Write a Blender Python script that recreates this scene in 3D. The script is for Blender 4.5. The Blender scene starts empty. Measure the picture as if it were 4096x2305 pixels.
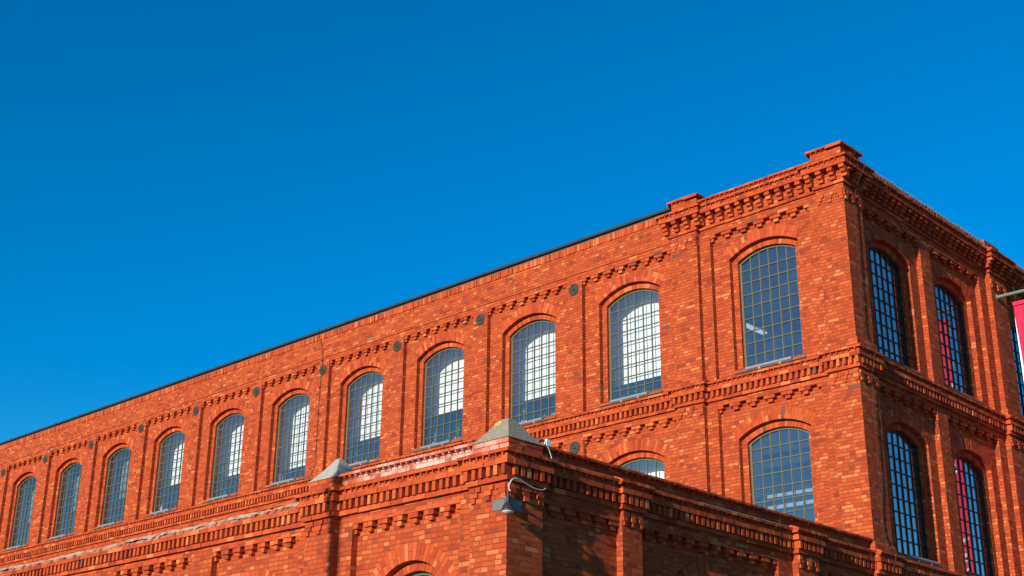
import bpy, math, random
from mathutils import Vector, Matrix
R = math.radians
rng = random.Random(7)
scene = bpy.context.scene

# ------------------------------------------------------------------ camera
CAM = Vector((13.5874, -25.0663, 1.6))
YAW, PITCH, ROLL = R(43.68675), R(21.33006), R(0.63355)
fw = Vector((-math.sin(YAW)*math.cos(PITCH), math.cos(YAW)*math.cos(PITCH), math.sin(PITCH)))
r0 = Vector((math.cos(YAW), math.sin(YAW), 0)); u0v = r0.cross(fw)
rt = math.cos(ROLL)*r0 + math.sin(ROLL)*u0v
up = -math.sin(ROLL)*r0 + math.cos(ROLL)*u0v
cd = bpy.data.cameras.new('camera'); cam = bpy.data.objects.new('camera', cd)
scene.collection.objects.link(cam)
cam.matrix_world = Matrix(((rt.x, up.x, -fw.x, CAM.x), (rt.y, up.y, -fw.y, CAM.y), (rt.z, up.z, -fw.z, CAM.z), (0, 0, 0, 1)))
cd.sensor_width = 36; cd.lens = 47.166; cd.clip_end = 3000; cd.clip_start = .1
scene.camera = cam

# ------------------------------------------------------------------ light
SUN = Vector((0.119, -1.0, 0.262)).normalized()
EL = math.asin(SUN.z)
world = bpy.data.worlds.new('World'); scene.world = world; world.use_nodes = True
nt = world.node_tree; nt.nodes.clear()
wo = nt.nodes.new('ShaderNodeOutputWorld'); bg = nt.nodes.new('ShaderNodeBackground')
sky = nt.nodes.new('ShaderNodeTexSky'); sky.sky_type = 'NISHITA'; sky.sun_disc = False
sky.sun_elevation = EL; sky.sun_rotation = math.atan2(SUN.x, SUN.y)
sky.altitude = 300; sky.air_density = 1.0; sky.dust_density = 0.3; sky.ozone_density = 4.0
hs = nt.nodes.new('ShaderNodeHueSaturation'); hs.inputs['Saturation'].default_value = 1.35; hs.inputs['Value'].default_value = 1.0
tint = nt.nodes.new('ShaderNodeMixRGB'); tint.blend_type = 'MULTIPLY'; tint.inputs[0].default_value = 1; tint.inputs[2].default_value = (.6, 1.06, 1.06, 1)
nt.links.new(sky.outputs[0], hs.inputs['Color']); nt.links.new(hs.outputs[0], tint.inputs[1])
nt.links.new(tint.outputs[0], bg.inputs[0]); bg.inputs[1].default_value = 0.134
nt.links.new(bg.outputs[0], wo.inputs[0])
sd = bpy.data.lights.new('sun', 'SUN'); so = bpy.data.objects.new('sun', sd); scene.collection.objects.link(so)
sd.energy = 5.0; sd.angle = R(.5); sd.color = (1, .93, .82)
so.rotation_euler = SUN.to_track_quat('Z', 'Y').to_euler(); so.location = (10, -60, 40)
scene.view_settings.view_transform = 'Standard'; scene.view_settings.look = 'None'
scene.view_settings.exposure = 0.35; scene.view_settings.gamma = 1

# ------------------------------------------------------------------ materials
class N:
    def __init__(s, name):
        s.m = bpy.data.materials.new(name); s.m.use_nodes = True; s.t = s.m.node_tree; s.t.nodes.clear()
        s.out = s.n('ShaderNodeOutputMaterial')
    def n(s, typ, **kw):
        x = s.t.nodes.new(typ)
        for k, v in kw.items(): setattr(x, k, v)
        return x
    def l(s, a, b): s.t.links.new(a, b)
    def val(s, sock, v):
        if hasattr(v, 'links') or isinstance(v, bpy.types.NodeSocket): s.l(v, sock)
        else: sock.default_value = v
    def math(s, op, a, b=0.0, c=0.0, clamp=False):
        x = s.n('ShaderNodeMath', operation=op); x.use_clamp = clamp
        s.val(x.inputs[0], a); s.val(x.inputs[1], b); s.val(x.inputs[2], c); return x.outputs[0]
    def mix(s, f, a, b, mode='MIX'):
        x = s.n('ShaderNodeMixRGB', blend_type=mode); s.val(x.inputs[0], f)
        for i, v in ((1, a), (2, b)):
            s.val(x.inputs[i], v if isinstance(v, bpy.types.NodeSocket) else (*v[:3], 1))
        return x.outputs[0]
    def noise(s, vec, scale, detail=3, rough=.55):
        x = s.n('ShaderNodeTexNoise'); s.l(vec, x.inputs['Vector']); x.inputs['Scale'].default_value = scale
        x.inputs['Detail'].default_value = detail; x.inputs['Roughness'].default_value = rough; return x.outputs[0]
    def ramp(s, fac, stops, interp='LINEAR'):
        x = s.n('ShaderNodeValToRGB'); s.l(fac, x.inputs[0]); cr = x.color_ramp; cr.interpolation = interp
        while len(cr.elements) < len(stops): cr.elements.new(.5)
        for e, (p, c) in zip(cr.elements, stops):
            e.position = p; e.color = (*c, 1) if len(c) == 3 else c
        return x.outputs[0]
    def smooth(s, v, a, b):
        x = s.n('ShaderNodeMapRange', interpolation_type='SMOOTHSTEP'); s.val(x.inputs[0], v)
        x.inputs[1].default_value = a; x.inputs[2].default_value = b; return x.outputs[0]
    def bsdf(s, col, rough=.8, normal=None, metal=0, spec=.3):
        x = s.n('ShaderNodeBsdfPrincipled'); s.val(x.inputs['Base Color'], col if isinstance(col, bpy.types.NodeSocket) else (*col[:3], 1))
        s.val(x.inputs['Roughness'], rough); x.inputs['Metallic'].default_value = metal; x.inputs['Specular IOR Level'].default_value = spec
        if normal is not None: s.l(normal, x.inputs['Normal'])
        s.l(x.outputs[0], s.out.inputs[0]); return x
    def bump(s, h, dist, strength=1.0):
        x = s.n('ShaderNodeBump'); x.inputs['Strength'].default_value = strength; x.inputs['Distance'].default_value = dist
        s.l(h, x.inputs['Height']); return x.outputs[0]

PAL = [(0.0, (.14, .065, .045)), (.0035, (.265, .041, .019)), (.07, (.335, .050, .0195)), (.24, (.385, .058, .0195)), (.50, (.42, .068, .0205)),
       (.77, (.455, .087, .027)), (.94, (.52, .138, .047))]

def brick_common(g, rnd, rnd2, pos, mortar, mcol, stain, brown=0):
    col = g.ramp(rnd, PAL, 'CONSTANT')
    if brown: col = g.mix(brown, col, (.20, .085, .04))
    # mottling inside each brick, and slow weathering over the wall
    n1 = g.noise(pos, 34, 4, .65); n2 = g.noise(pos, 1.1, 4, .6); n3 = g.noise(pos, 240, 2)
    v = g.math('ADD', g.math('MULTIPLY', n1, .30), g.math('ADD', g.math('MULTIPLY', n2, .30), g.math('ADD', g.math('MULTIPLY', rnd2, .12), .66)))
    hsv = g.n('ShaderNodeHueSaturation'); g.l(col, hsv.inputs['Color']); g.l(v, hsv.inputs['Value']); col = hsv.outputs[0]
    speck = g.smooth(g.noise(pos, 90, 2, .5), .74, .80)
    col = g.mix(g.math('MULTIPLY', speck, .35), col, (.6, .3, .2))
    col = g.mix(mortar, col, mcol)
    if stain:
        st = g.math('ADD', g.math('MULTIPLY', g.noise(pos, 1.7, 3, .6), .9), g.math('MULTIPLY', rnd2, .22))
        st = g.math('ADD', st, g.math('MULTIPLY', g.noise(pos, 14, 3), .25))
        col = g.mix(g.math('MULTIPLY', g.smooth(st, .50, .90), stain), col, (.64, .44, .37))
    hgt = g.math('ADD', g.math('MULTIPLY', g.math('SUBTRACT', 1.0, mortar), 1.0), g.math('ADD', g.math('MULTIPLY', n1, .55), g.math('ADD', g.math('MULTIPLY', n3, .16), g.math('MULTIPLY', rnd2, .35))))
    g.bsdf(col, .88, g.bump(hgt, .014, 1.0), spec=.06)

def brick_wall(name, stain=0.0, mcol=(.36, .082, .034)):
    g = N(name)
    geo = g.n('ShaderNodeNewGeometry'); pos = geo.outputs['Position']
    # slight waviness so courses are not ruled lines
    wob = g.n('ShaderNodeTexNoise'); g.l(pos, wob.inputs['Vector']); wob.inputs['Scale'].default_value = 6.5; wob.inputs['Detail'].default_value = 2
    sx = g.n('ShaderNodeSeparateXYZ'); g.l(pos, sx.inputs[0]); sn = g.n('ShaderNodeSeparateXYZ'); g.l(geo.outputs['True Normal'], sn.inputs[0])
    sw = g.n('ShaderNodeSeparateXYZ'); g.l(wob.outputs['Color'], sw.inputs[0])
    ax = g.math('ABSOLUTE', sn.outputs[0]); ay = g.math('ABSOLUTE', sn.outputs[1]); az = g.math('ABSOLUTE', sn.outputs[2])
    side = g.math('GREATER_THAN', ax, ay); flat = g.math('GREATER_THAN', az, .7)
    u = g.math('ADD', g.math('MULTIPLY', sx.outputs[0], g.math('SUBTRACT', 1.0, side)), g.math('MULTIPLY', sx.outputs[1], side))
    v = g.math('ADD', g.math('MULTIPLY', sx.outputs[2], g.math('SUBTRACT', 1.0, flat)), g.math('MULTIPLY', sx.outputs[1], flat))
    u = g.math('ADD', u, g.math('MULTIPLY', g.math('SUBTRACT', sw.outputs[0], .5), .022))
    v = g.math('ADD', v, g.math('MULTIPLY', g.math('SUBTRACT', sw.outputs[1], .5), .014))
    H = .08; P = .42
    row = g.math('FLOOR', g.math('DIVIDE', v, H)); fv = g.math('SUBTRACT', v, g.math('MULTIPLY', row, H))
    w1 = g.n('ShaderNodeTexWhiteNoise', noise_dimensions='1D'); g.l(row, w1.inputs['W'])
    par = g.math('MULTIPLY', g.math('FLOORED_MODULO', row, 2.0), P/2)
    uu = g.math('ADD', g.math('ADD', u, par), g.math('MULTIPLY', w1.outputs['Value'], .10))
    uu = g.math('ADD', uu, g.math('MULTIPLY', side, .13))
    cell = g.math('FLOOR', g.math('DIVIDE', uu, P)); fu = g.math('SUBTRACT', uu, g.math('MULTIPLY', cell, P))
    isH = g.math('GREATER_THAN', fu, .28)
    # about a third of the stretchers are two headers, as in the photograph
    w2 = g.n('ShaderNodeTexWhiteNoise', noise_dimensions='2D'); cv = g.n('ShaderNodeCombineXYZ'); g.l(cell, cv.inputs[0]); g.l(row, cv.inputs[1]); g.l(cv.outputs[0], w2.inputs['Vector'])
    split = g.math('MULTIPLY', g.math('LESS_THAN', w2.outputs['Value'], .45), g.math('SUBTRACT', 1.0, isH))
    half = g.math('MULTIPLY', split, g.math('GREATER_THAN', fu, .14))
    lo = g.math('ADD', g.math('MULTIPLY', isH, .28), g.math('MULTIPLY', half, .14))
    hi = g.math('ADD', .28, g.math('SUBTRACT', g.math('MULTIPLY', isH, .14), g.math('MULTIPLY', g.math('MULTIPLY', split, g.math('SUBTRACT', 1.0, half)), .14)))
    du = g.math('MINIMUM', g.math('SUBTRACT', fu, lo), g.math('SUBTRACT', hi, fu))
    dv = g.math('MINIMUM', fv, g.math('SUBTRACT', H, fv))
    d = g.math('MINIMUM', du, dv)
    mortar = g.math('SUBTRACT', 1.0, g.smooth(d, .003, .009))
    idv = g.n('ShaderNodeCombineXYZ'); g.l(g.math('ADD', g.math('MULTIPLY', cell, 4.0), g.math('ADD', g.math('MULTIPLY', isH, 2.0), half)), idv.inputs[0]); g.l(row, idv.inputs[1]); g.l(g.math('ADD', side, g.math('MULTIPLY', flat, 2.0)), idv.inputs[2])
    w3 = g.n('ShaderNodeTexWhiteNoise', noise_dimensions='3D'); g.l(idv.outputs[0], w3.inputs['Vector'])
    sc = g.n('ShaderNodeSeparateColor'); g.l(w3.outputs['Color'], sc.inputs[0])
    brick_common(g, w3.outputs['Value'], sc.outputs[1], pos, mortar, mcol, stain)
    return g.m

def brick_loose(name, stain=0.0, brown=0):
    g = N(name); geo = g.n('ShaderNodeNewGeometry'); a = g.n('ShaderNodeAttribute', attribute_name='rnd', attribute_type='GEOMETRY')
    w = g.n('ShaderNodeTexWhiteNoise', noise_dimensions='1D'); g.l(a.outputs['Fac'], w.inputs['W'])
    zero = g.n('ShaderNodeValue'); zero.outputs[0].default_value = 0
    brick_common(g, a.outputs['Fac'], w.outputs['Value'], geo.outputs['Position'], zero.outputs[0], (.2, .1, .05), stain, brown)
    return g.m

M = {}
M['wall'] = brick_wall('brick_wall_bond'); M['loose'] = brick_loose('brick_single')
M['loose_brown'] = brick_loose('brick_single_weathered', .3, .6); M['wall_stained'] = brick_wall('brick_wall_efflorescence', .8, (.40, .17, .11)); M['loose_stained'] = brick_loose('brick_single_efflorescence', .55)

def simple(name, col, rough=.6, metal=0, var=.25, scale=20, bump=0, spec=.3, speck=None):
    g = N(name); geo = g.n('ShaderNodeTexCoord'); pos = geo.outputs['Object']
    n = g.noise(pos, scale, 4, .6)
    c = g.mix(n, tuple(x*(1-var) for x in col), tuple(min(1, x*(1+var)) for x in col))
    if speck: c = g.mix(g.smooth(g.noise(pos, speck[1], 3, .6), speck[2], speck[2]+.12), c, speck[0])
    g.bsdf(c, rough, g.bump(n, bump) if bump else None, metal, spec); return g.m
M['mortar'] = simple('lime_mortar', (.36, .235, .165), .95, 0, .5, 9, .02, speck=((.36, .09, .04), 4, .47))
M['mortar_red'] = simple('red_mortar', (.26, .085, .045), .95, 0, .3, 30)
M['concrete'] = simple('weathered_concrete', (.245, .20, .135), .95, 0, .5, 30, .025, speck=((.44, .39, .30), 42, .55))
M['concrete_pale'] = simple('pale_render', (.335, .30, .245), .95, 0, .25, 12, .015, speck=((.22, .19, .15), 60, .56))
M['lichen'] = simple('yellow_lichen', (.50, .36, .03), .95, 0, .4, 60)
M['metal_dark'] = simple('dark_sheet_metal', (.032, .034, .038), .5, 0, .2, 6, spec=.25)
M['metal_grey'] = simple('grey_painted_steel', (.125, .13, .12), .55, 0, .15, 25, spec=.25)
M['frame'] = simple('olive_grey_window_paint', (.105, .10, .07), .5, 0, .2, 15, spec=.25)
M['frame_dark'] = simple('dark_window_paint', (.012, .016, .02), .5, 0, .2, 15, spec=.25)
M['tube'] = simple('grey_aluminium_tube', (.27, .24, .26), .45, .2, .1, 20, spec=.4)
M['iron'] = simple('grey_cast_iron', (.06, .05, .042), .7, 0, .3, 40, .004, spec=.2)
M['blind'] = simple('white_roller_fabric', (.84, .84, .80), .9, 0, .02, 3)
M['blind_grey'] = simple('grey_slat_blind', (.20, .25, .26), .7, 0, .1, 3)
M['interior'] = simple('dim_interior_plaster', (.6, .6, .6), .9, 0, .1, 2)
M['white'] = simple('white_paint', (.8, .8, .78), .5, 0, .05, 8)
M['duct'] = simple('galvanised_duct', (.24, .25, .25), .6, 0, .25, 7)
M['membrane'] = simple('roof_felt', (.07, .07, .07), .9, 0, .3, 3)
M['ground'] = simple('stone_paving', (.10, .085, .075), .9, 0, .25, .6)
M['banner'] = simple('crimson_banner_cloth', (.66, .012, .065), .75, 0, .05, 2)
M['banner_dark'] = simple('dark_crimson_print', (.46, .006, .05), .75, 0, .05, 2)
M['print_white'] = simple('white_print', (.82, .78, .76), .75, 0, .04, 3)
M['cable_white'] = simple('white_cable_sheath', (.46, .45, .42), .5, 0, .1, 20)
M['cable_dark'] = simple('dark_wire', (.045, .035, .03), .7, 0, .2, 20, spec=.1)
M['pole'] = simple('grey_green_pole_paint', (.15, .16, .13), .5, .1, .25, 9, spec=.4)
M['leaf'] = simple('houseplant_leaf', (.16, .34, .10), .5, 0, .5, 12, spec=.4)
M['pot'] = simple('pinkish_clay_pot', (.50, .24, .22), .8, 0, .1, 10)
M['glass_lamp'] = simple('frosted_lamp_glass', (.62, .60, .54), .25, 0, .05, 20, spec=.5)
M['chrome'] = simple('scratched_dark_reflector', (.028, .028, .026), .4, .1, .5, 25, spec=.3, speck=((.4, .4, .36), 26, .68))
M['flash'] = simple('pale_zinc_flashing', (.27, .24, .22), .6, 0, .2, 9)
M['tile'] = simple('brown_ridge_tile', (.20, .065, .035), .9, 0, .3, 12)
M['wire'] = simple('rusty_wire', (.22, .15, .12), .6, .3, .2, 12)

def glass(name, base, fr, tintc):
    g = N(name)
    fz = g.n('ShaderNodeFresnel'); fz.inputs[0].default_value = 1.5
    fac = g.math('ADD', g.math('MULTIPLY', fz.outputs[0], fr), base, clamp=True)
    tr = g.n('ShaderNodeBsdfTransparent'); tr.inputs[0].default_value = (*tintc, 1)
    gl = g.n('ShaderNodeBsdfGlossy'); gl.inputs['Roughness'].default_value = .012; gl.inputs['Color'].default_value = (.92, .97, 1, 1)
    mx = g.n('ShaderNodeMixShader'); g.l(fac, mx.inputs[0]); g.l(tr.outputs[0], mx.inputs[1]); g.l(gl.outputs[0], mx.inputs[2])
    dirt = g.n('ShaderNodeBsdfDiffuse'); dirt.inputs[0].default_value = (.6, .62, .62, 1); m2 = g.n('ShaderNodeMixShader')
    tc = g.n('ShaderNodeNewGeometry'); g.l(g.math('MULTIPLY', g.noise(tc.outputs['Position'], 3, 3), .032), m2.inputs[0])      # a thin film of dust
    g.l(mx.outputs[0], m2.inputs[1]); g.l(dirt.outputs[0], m2.inputs[2])
    g.l(m2.outputs[0], g.out.inputs[0]); return g.m
M['glass'] = glass('window_glass', .12, 2.1, (.93, .95, .95))
def emis(name, c, s):
    g = N(name); e = g.n('ShaderNodeEmission'); e.inputs[0].default_value = (*c, 1); e.inputs[1].default_value = s; g.l(e.outputs[0], g.out.inputs[0]); return g.m
M['tube_lit'] = emis('lit_fluorescent_tube', (.85, .95, 1), .5)

# ------------------------------------------------------------------ mesh builder
class MB:
    def __init__(s, *mats): s.v = []; s.f = []; s.mi = []; s.rn = []; s.mats = list(mats) or ['wall']
    def face(s, pts, mi=0, rn=None):
        n = len(s.v); s.v += [tuple(p) for p in pts]; s.f.append(tuple(range(n, n+len(pts)))); s.mi.append(mi); s.rn.append(rng.random() if rn is None else rn)
    def hexa(s, p, mi=0, rn=None):
        rn = rng.random() if rn is None else rn
        n = len(s.v); s.v += [tuple(x) for x in p]
        for q in ((0, 3, 2, 1), (4, 5, 6, 7), (0, 1, 5, 4), (1, 2, 6, 5), (2, 3, 7, 6), (3, 0, 4, 7)):
            s.f.append(tuple(n+i for i in q)); s.mi.append(mi); s.rn.append(rn)
    def box(s, F, a, b, d0, d1, z0, z1, mi=0, rn=None, j=0.0):
        J = (lambda: rng.uniform(-j, j)) if j else (lambda: 0.0)
        ja, jb, jd, jz = J()*.6, J()*.6, J(), J()*.5
        a += ja; b += jb; d1 += jd; z0 += jz; z1 += jz
        s.hexa([F(a, d0, z0), F(b, d0, z0), F(b, d1+J()*.4, z0), F(a, d1+J()*.4, z0), F(a, d0, z1), F(b, d0, z1), F(b, d1+J()*.4, z1), F(a, d1+J()*.4, z1)], mi, rn)
    def prism(s, F, a, b, prof, mi=0, rn=None):            # profile of (d, z) points swept along u
        rn = rng.random() if rn is None else rn
        A = [F(a, d, z) for d, z in prof]; B = [F(b, d, z) for d, z in prof]; k = len(prof)
        s.face(A, mi, rn); s.face(B, mi, rn)
        for i in range(k): s.face([A[i], A[(i+1) % k], B[(i+1) % k], B[i]], mi, rn)
    def row(s, F, a, b, d0, d1, z0, z1, L, mi=1, j=.006, gap=.007):     # a course of separate bricks
        n = max(1, round((b-a)/L)); w = (b-a)/n
        cuts = [a+i*w+(rng.uniform(-.012, .012)*(L/.27) if 0 < i < n else 0) for i in range(n+1)]
        for i in range(n): s.box(F, cuts[i]+gap/2, cuts[i+1]-gap/2, d0, d1, z0+.003, z1-.003, mi, None, j)
    def tube(s, pts, r, seg=8, mi=0, cap=True):
        pts = [Vector(p) for p in pts]; rings = []; rn = rng.random()
        for i, p in enumerate(pts):
            t = (pts[min(i+1, len(pts)-1)]-pts[max(i-1, 0)]).normalized()
            a = t.cross(Vector((0, 0, 1)));  a = a if a.length > 1e-3 else t.cross(Vector((1, 0, 0))); a.normalize(); b = t.cross(a)
            rr = r[i] if isinstance(r, (list, tuple)) else r
            rings.append([p+rr*(math.cos(2*math.pi*k/seg)*a+math.sin(2*math.pi*k/seg)*b) for k in range(seg)])
        for A, B in zip(rings, rings[1:]):
            for k in range(seg): s.face([A[k], A[(k+1) % seg], B[(k+1) % seg], B[k]], mi, rn)
        if cap: s.face(rings[0], mi, rn); s.face(rings[-1], mi, rn)
    def lathe(s, o, axis, prof, seg=20, mi=0):             # profile of (radius, height along axis)
        o = Vector(o); axis = Vector(axis).normalized(); a = axis.cross(Vector((0, 0, 1))); a = a if a.length > 1e-3 else Vector((1, 0, 0)); a.normalize(); b = axis.cross(a); rn = rng.random()
        rings = [[o+axis*h+rr*(math.cos(2*math.pi*k/seg)*a+math.sin(2*math.pi*k/seg)*b) for k in range(seg)] for rr, h in prof]
        for A, B in zip(rings, rings[1:]):
            for k in range(seg): s.face([A[k], A[(k+1) % seg], B[(k+1) % seg], B[k]], mi, rn)
        s.face(rings[0], mi, rn); s.face(rings[-1], mi, rn)
    def build(s, name, parent=None, smooth=False):
        me = bpy.data.meshes.new(name); me.from_pydata(s.v, [], s.f); 
        for m in s.mats: me.materials.append(M[m])
        me.polygons.foreach_set('material_index', s.mi)
        at = me.attributes.new('rnd', 'FLOAT', 'FACE'); at.data.foreach_set('value', s.rn)
        if smooth: me.polygons.foreach_set('use_smooth', [True]*len(me.polygons))
        me.update()
        o = bpy.data.objects.new(name, me); scene.collection.objects.link(o)
        if parent is not None:
            o.parent = parent; root = parent
            off = Vector((0, 0, 0))
            while root is not None: off += root.location; root = root.parent
            me.transform(Matrix.Translation(-off))
        return o

def empty(name, loc):
    o = bpy.data.objects.new(name, None); scene.collection.objects.link(o); o.location = loc; o.empty_display_size = .3; return o
def tag(o, label, cat, group=None):
    o['label'] = label; o['category'] = cat
    if group: o['group'] = group
    return o
def thing(name, loc, label, cat, group=None): return tag(empty(name, loc), label, cat, group)

# facade frames: u along the wall, d out of the wall (0 = pilaster face), z up
FL = lambda u, d, z: (u, -d, z)                # long front of the factory
FR = lambda u, d, z: (d, u, z)                 # end wall of the factory and of the annex
AY = -10.9
FA = lambda u, d, z: (u, AY-d, z)              # front of the annex
A_, B_, C_ = -.13, -.26, -.39                  # pier, panel and inner planes
DEEP = -.62

# ------------------------------------------------------------------ wall pieces
class Arch:
    def __init__(s, cu, half, zs, rise, zb):
        s.cu, s.half, s.zs, s.rise, s.zb = cu, half, zs, rise, zb
        s.R = (half*half+rise*rise)/(2*rise); s.zc = zs+rise-s.R
        s.a0 = math.asin(min(1, half/s.R)) if rise < half else math.pi/2
    def inner(s, t=.15):
        o = Arch.__new__(Arch); o.cu, o.half, o.zb, o.R, o.zc = s.cu, s.half-t, s.zb, s.R-t, s.zc
        o.zs = o.zc+math.sqrt(max(0, o.R**2-o.half**2)); o.rise = o.zc+o.R-o.zs; o.a0 = math.asin(min(1, o.half/o.R)); return o
    def pts(s, n=24): return [(s.cu+s.R*math.sin(a), s.zc+s.R*math.cos(a)) for a in [-s.a0+2*s.a0*i/n for i in range(n+1)]]
    def top(s, u): return s.zc+math.sqrt(max(0, s.R**2-(u-s.cu)**2))

def sheet(mb, F, u0, u1, z0, z1, d0, d1, ar, mi=0):
    q = lambda a, b, c, e: mb.face([F(a, d0, c), F(b, d0, c), F(b, d0, e), F(a, d0, e)], mi)
    l, r = ar.cu-ar.half, ar.cu+ar.half
    if ar.zb > z0: q(u0, u1, z0, ar.zb)
    q(u0, l, ar.zb, z1); q(r, u1, ar.zb, z1)
    P = ar.pts()
    for (a, za), (b, zb) in zip(P, P[1:]): mb.face([F(a, d0, za), F(b, d0, zb), F(b, d0, z1), F(a, d0, z1)], mi)
    ring = [(l, ar.zb)]+P+[(r, ar.zb)]
    for (a, za), (b, zb) in zip(ring, ring[1:]+ring[:1]):
        mb.face([F(a, d0, za), F(b, d0, zb), F(b, d1, zb), F(a, d1, za)], mi)

def voussoirs(mb, F, ar, th, d0, d1, mi=1, split=True):
    n = max(8, round(2*ar.a0*ar.R/.082)); da = 2*ar.a0/n
    def wedge(a0, a1, ra, rb):
        P = lambda a, r, d: F(ar.cu+r*math.sin(a), d, ar.zc+r*math.cos(a))
        j = rng.uniform(-.003, .004); mb.hexa([P(a0, ra, d0), P(a1, ra, d0), P(a1, ra, d1+j), P(a0, ra, d1+j), P(a0, rb, d0), P(a1, rb, d0), P(a1, rb, d1+j), P(a0, rb, d1+j)], mi)
    for i in range(n):
        a0 = -ar.a0+i*da; a1 = a0+da; g = .0035/ar.R; e = rng.uniform(-.012, .012)
        if split and rng.random() < .55:
            m = ar.R+th*(.5 if rng.random() < .7 else .35); wedge(a0+g, a1-g, ar.R-.003, m-.004); wedge(a0+g, a1-g, m+.004, ar.R+th+e)
        else: wedge(a0+g, a1-g, ar.R-.003, ar.R+th+e*.6)

def corbels(par, F, base, panel, u0, u1, zf, n):
    mb = MB('wall', 'loose'); mb.row(F, u0, u1, panel-.02, base+.004, zf+.003, zf+.079, .27)
    p = (u1-u0)/n; w = p*.62; dt = base-.012; dl = base-.05
    for i in range(n+1):
        c = u0+i*p
        a, b = max(u0, c-w/2), min(u1, c+w/2)
        if b-a > w*.7:
            mb.box(F, a, c-.003, panel-.02, dt, zf-.078, zf+.002, 1, None, .006); mb.box(F, c+.003, b, panel-.02, dt, zf-.078, zf+.002, 1, None, .006)
        else: mb.box(F, a, b, panel-.02, dt, zf-.078, zf+.002, 1, None, .006)
        a, b = max(u0, c-w*.24), min(u1, c+w*.24)
        mb.box(F, a, b, panel-.02, dl, zf-.158, zf-.078, 1, None, .007)
    mb.build('corbel_frieze', par)

def dentils(mb, F, u0, u1, d0, d1, z0, z1, p=.155, w=.074):
    n = max(1, round((u1-u0)/p)); p = (u1-u0)/n
    for i in range(n):
        c = u0+(i+.5)*p
        mb.box(F, c-w/2, c+w/2, d0, d1, z0, z1, 1, None, .007)

def coping(mb, F, u0, u1, dbase, dtip, z, hs=.05, teeth=True, mi=1, slope=None):
    # overhanging course of header bricks with mortar drips between them
    n = max(1, round((u1-u0)/.142)); p = (u1-u0)/n
    for i in range(n):
        mb.box(F, u0+i*p+.001, u0+(i+1)*p-.001, dbase-.05, dtip, z, z+hs, mi, None, .004)
        if teeth: mb.box(F, u0+i*p-.013, u0+i*p+.013, dbase-.05, dtip-.018, z-.034, z+.004, mi, None, .004)
    if slope: mb.prism(F, u0, u1, [(dbase-.05, z+hs-.01), (dtip-.02, z+hs-.001), (dbase+.01, z+hs+slope), (dbase-.05, z+hs+slope)], 0)

def cornice(mb, F, base, u0, u1, zt, L=.27, slope=.07, cop=True):
    if cop: coping(mb, F, u0, u1, base, base+.165, zt, .05, True, 1, slope)
    if cop: mb.row(F, u0, u1, base-.06, base+.10, zt-.085, zt-.002, .135)
    mb.row(F, u0, u1, base-.06, base+.13, zt-.17, zt-.085, L)
    mb.row(F, u0, u1, base-.06, base+.004, zt-.325, zt-.17, .3)
    dentils(mb, F, u0, u1, base-.02, base+.112, zt-.322, zt-.172)
    mb.row(F, u0, u1, base-.06, base+.065, zt-.41, zt-.325, L)

def cornice_round(mb, boxes, zt, top=True):
    """the same cornice broken forward round a pilaster. boxes = (F, base, u0, u1, end0, end1): sides that are free get returns"""
    for F, u0, u1, dback, sides in boxes:
        def lay(o, z0, z1, L, z_only=False):
            a, b = u0-(o if 'l' in sides else 0), u1+(o if 'r' in sides else 0)
            mb.row(F, a, b, dback, o, z0, z1, L)
        lay(.10, zt-.085, zt-.002, .135); lay(.13, zt-.17, zt-.085, .27); lay(.004, zt-.325, zt-.17, .3); lay(.065, zt-.41, zt-.325, .27)
        if top:
            a, b = u0-(.165 if 'l' in sides else 0), u1+(.165 if 'r' in sides else 0)
            coping(mb, F, a, b, 0, .165, zt, .05, True, 1, .06); mb.box(F, a, b, dback, .03, zt+.002, zt+.05, 1)
        a, b = u0-(.10 if 'l' in sides else 0), u1+(.10 if 'r' in sides else 0)
        dentils(mb, F, a, b, -.02, .112, zt-.322, zt-.172)

def side_dentils(mb, F, u_side, sgn, d0, d1, zt):
    n = max(1, round((d1-d0)/.15)); p = (d1-d0)/n
    for i in range(n):
        c = d0+(i+.5)*p; a, b = sorted((u_side, u_side+sgn*.112)); mb.box(F, a, b, c-.037, c+.037, zt-.322, zt-.172, 1, None, .004)

def pilaster_frieze(mb, F, u0, u1, zf, d=0.0, corner=None):
    w = u1-u0; D = d+.035; rw = lambda a, b, k: mb.row(F, u0+a*w, u0+b*w, d-.05, D, zf-.08*(k+1), zf-.08*k, .135)
    rw(0, .30, 0); rw(.36, .66, 0); rw(.72, 1, 0)
    rw(.0, .22, 1); rw(.40, .60, 1); rw(.80, 1, 1)
    rw(.04, .16, 2); rw(.44, .57, 2); rw(.86, 1, 2)

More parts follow.
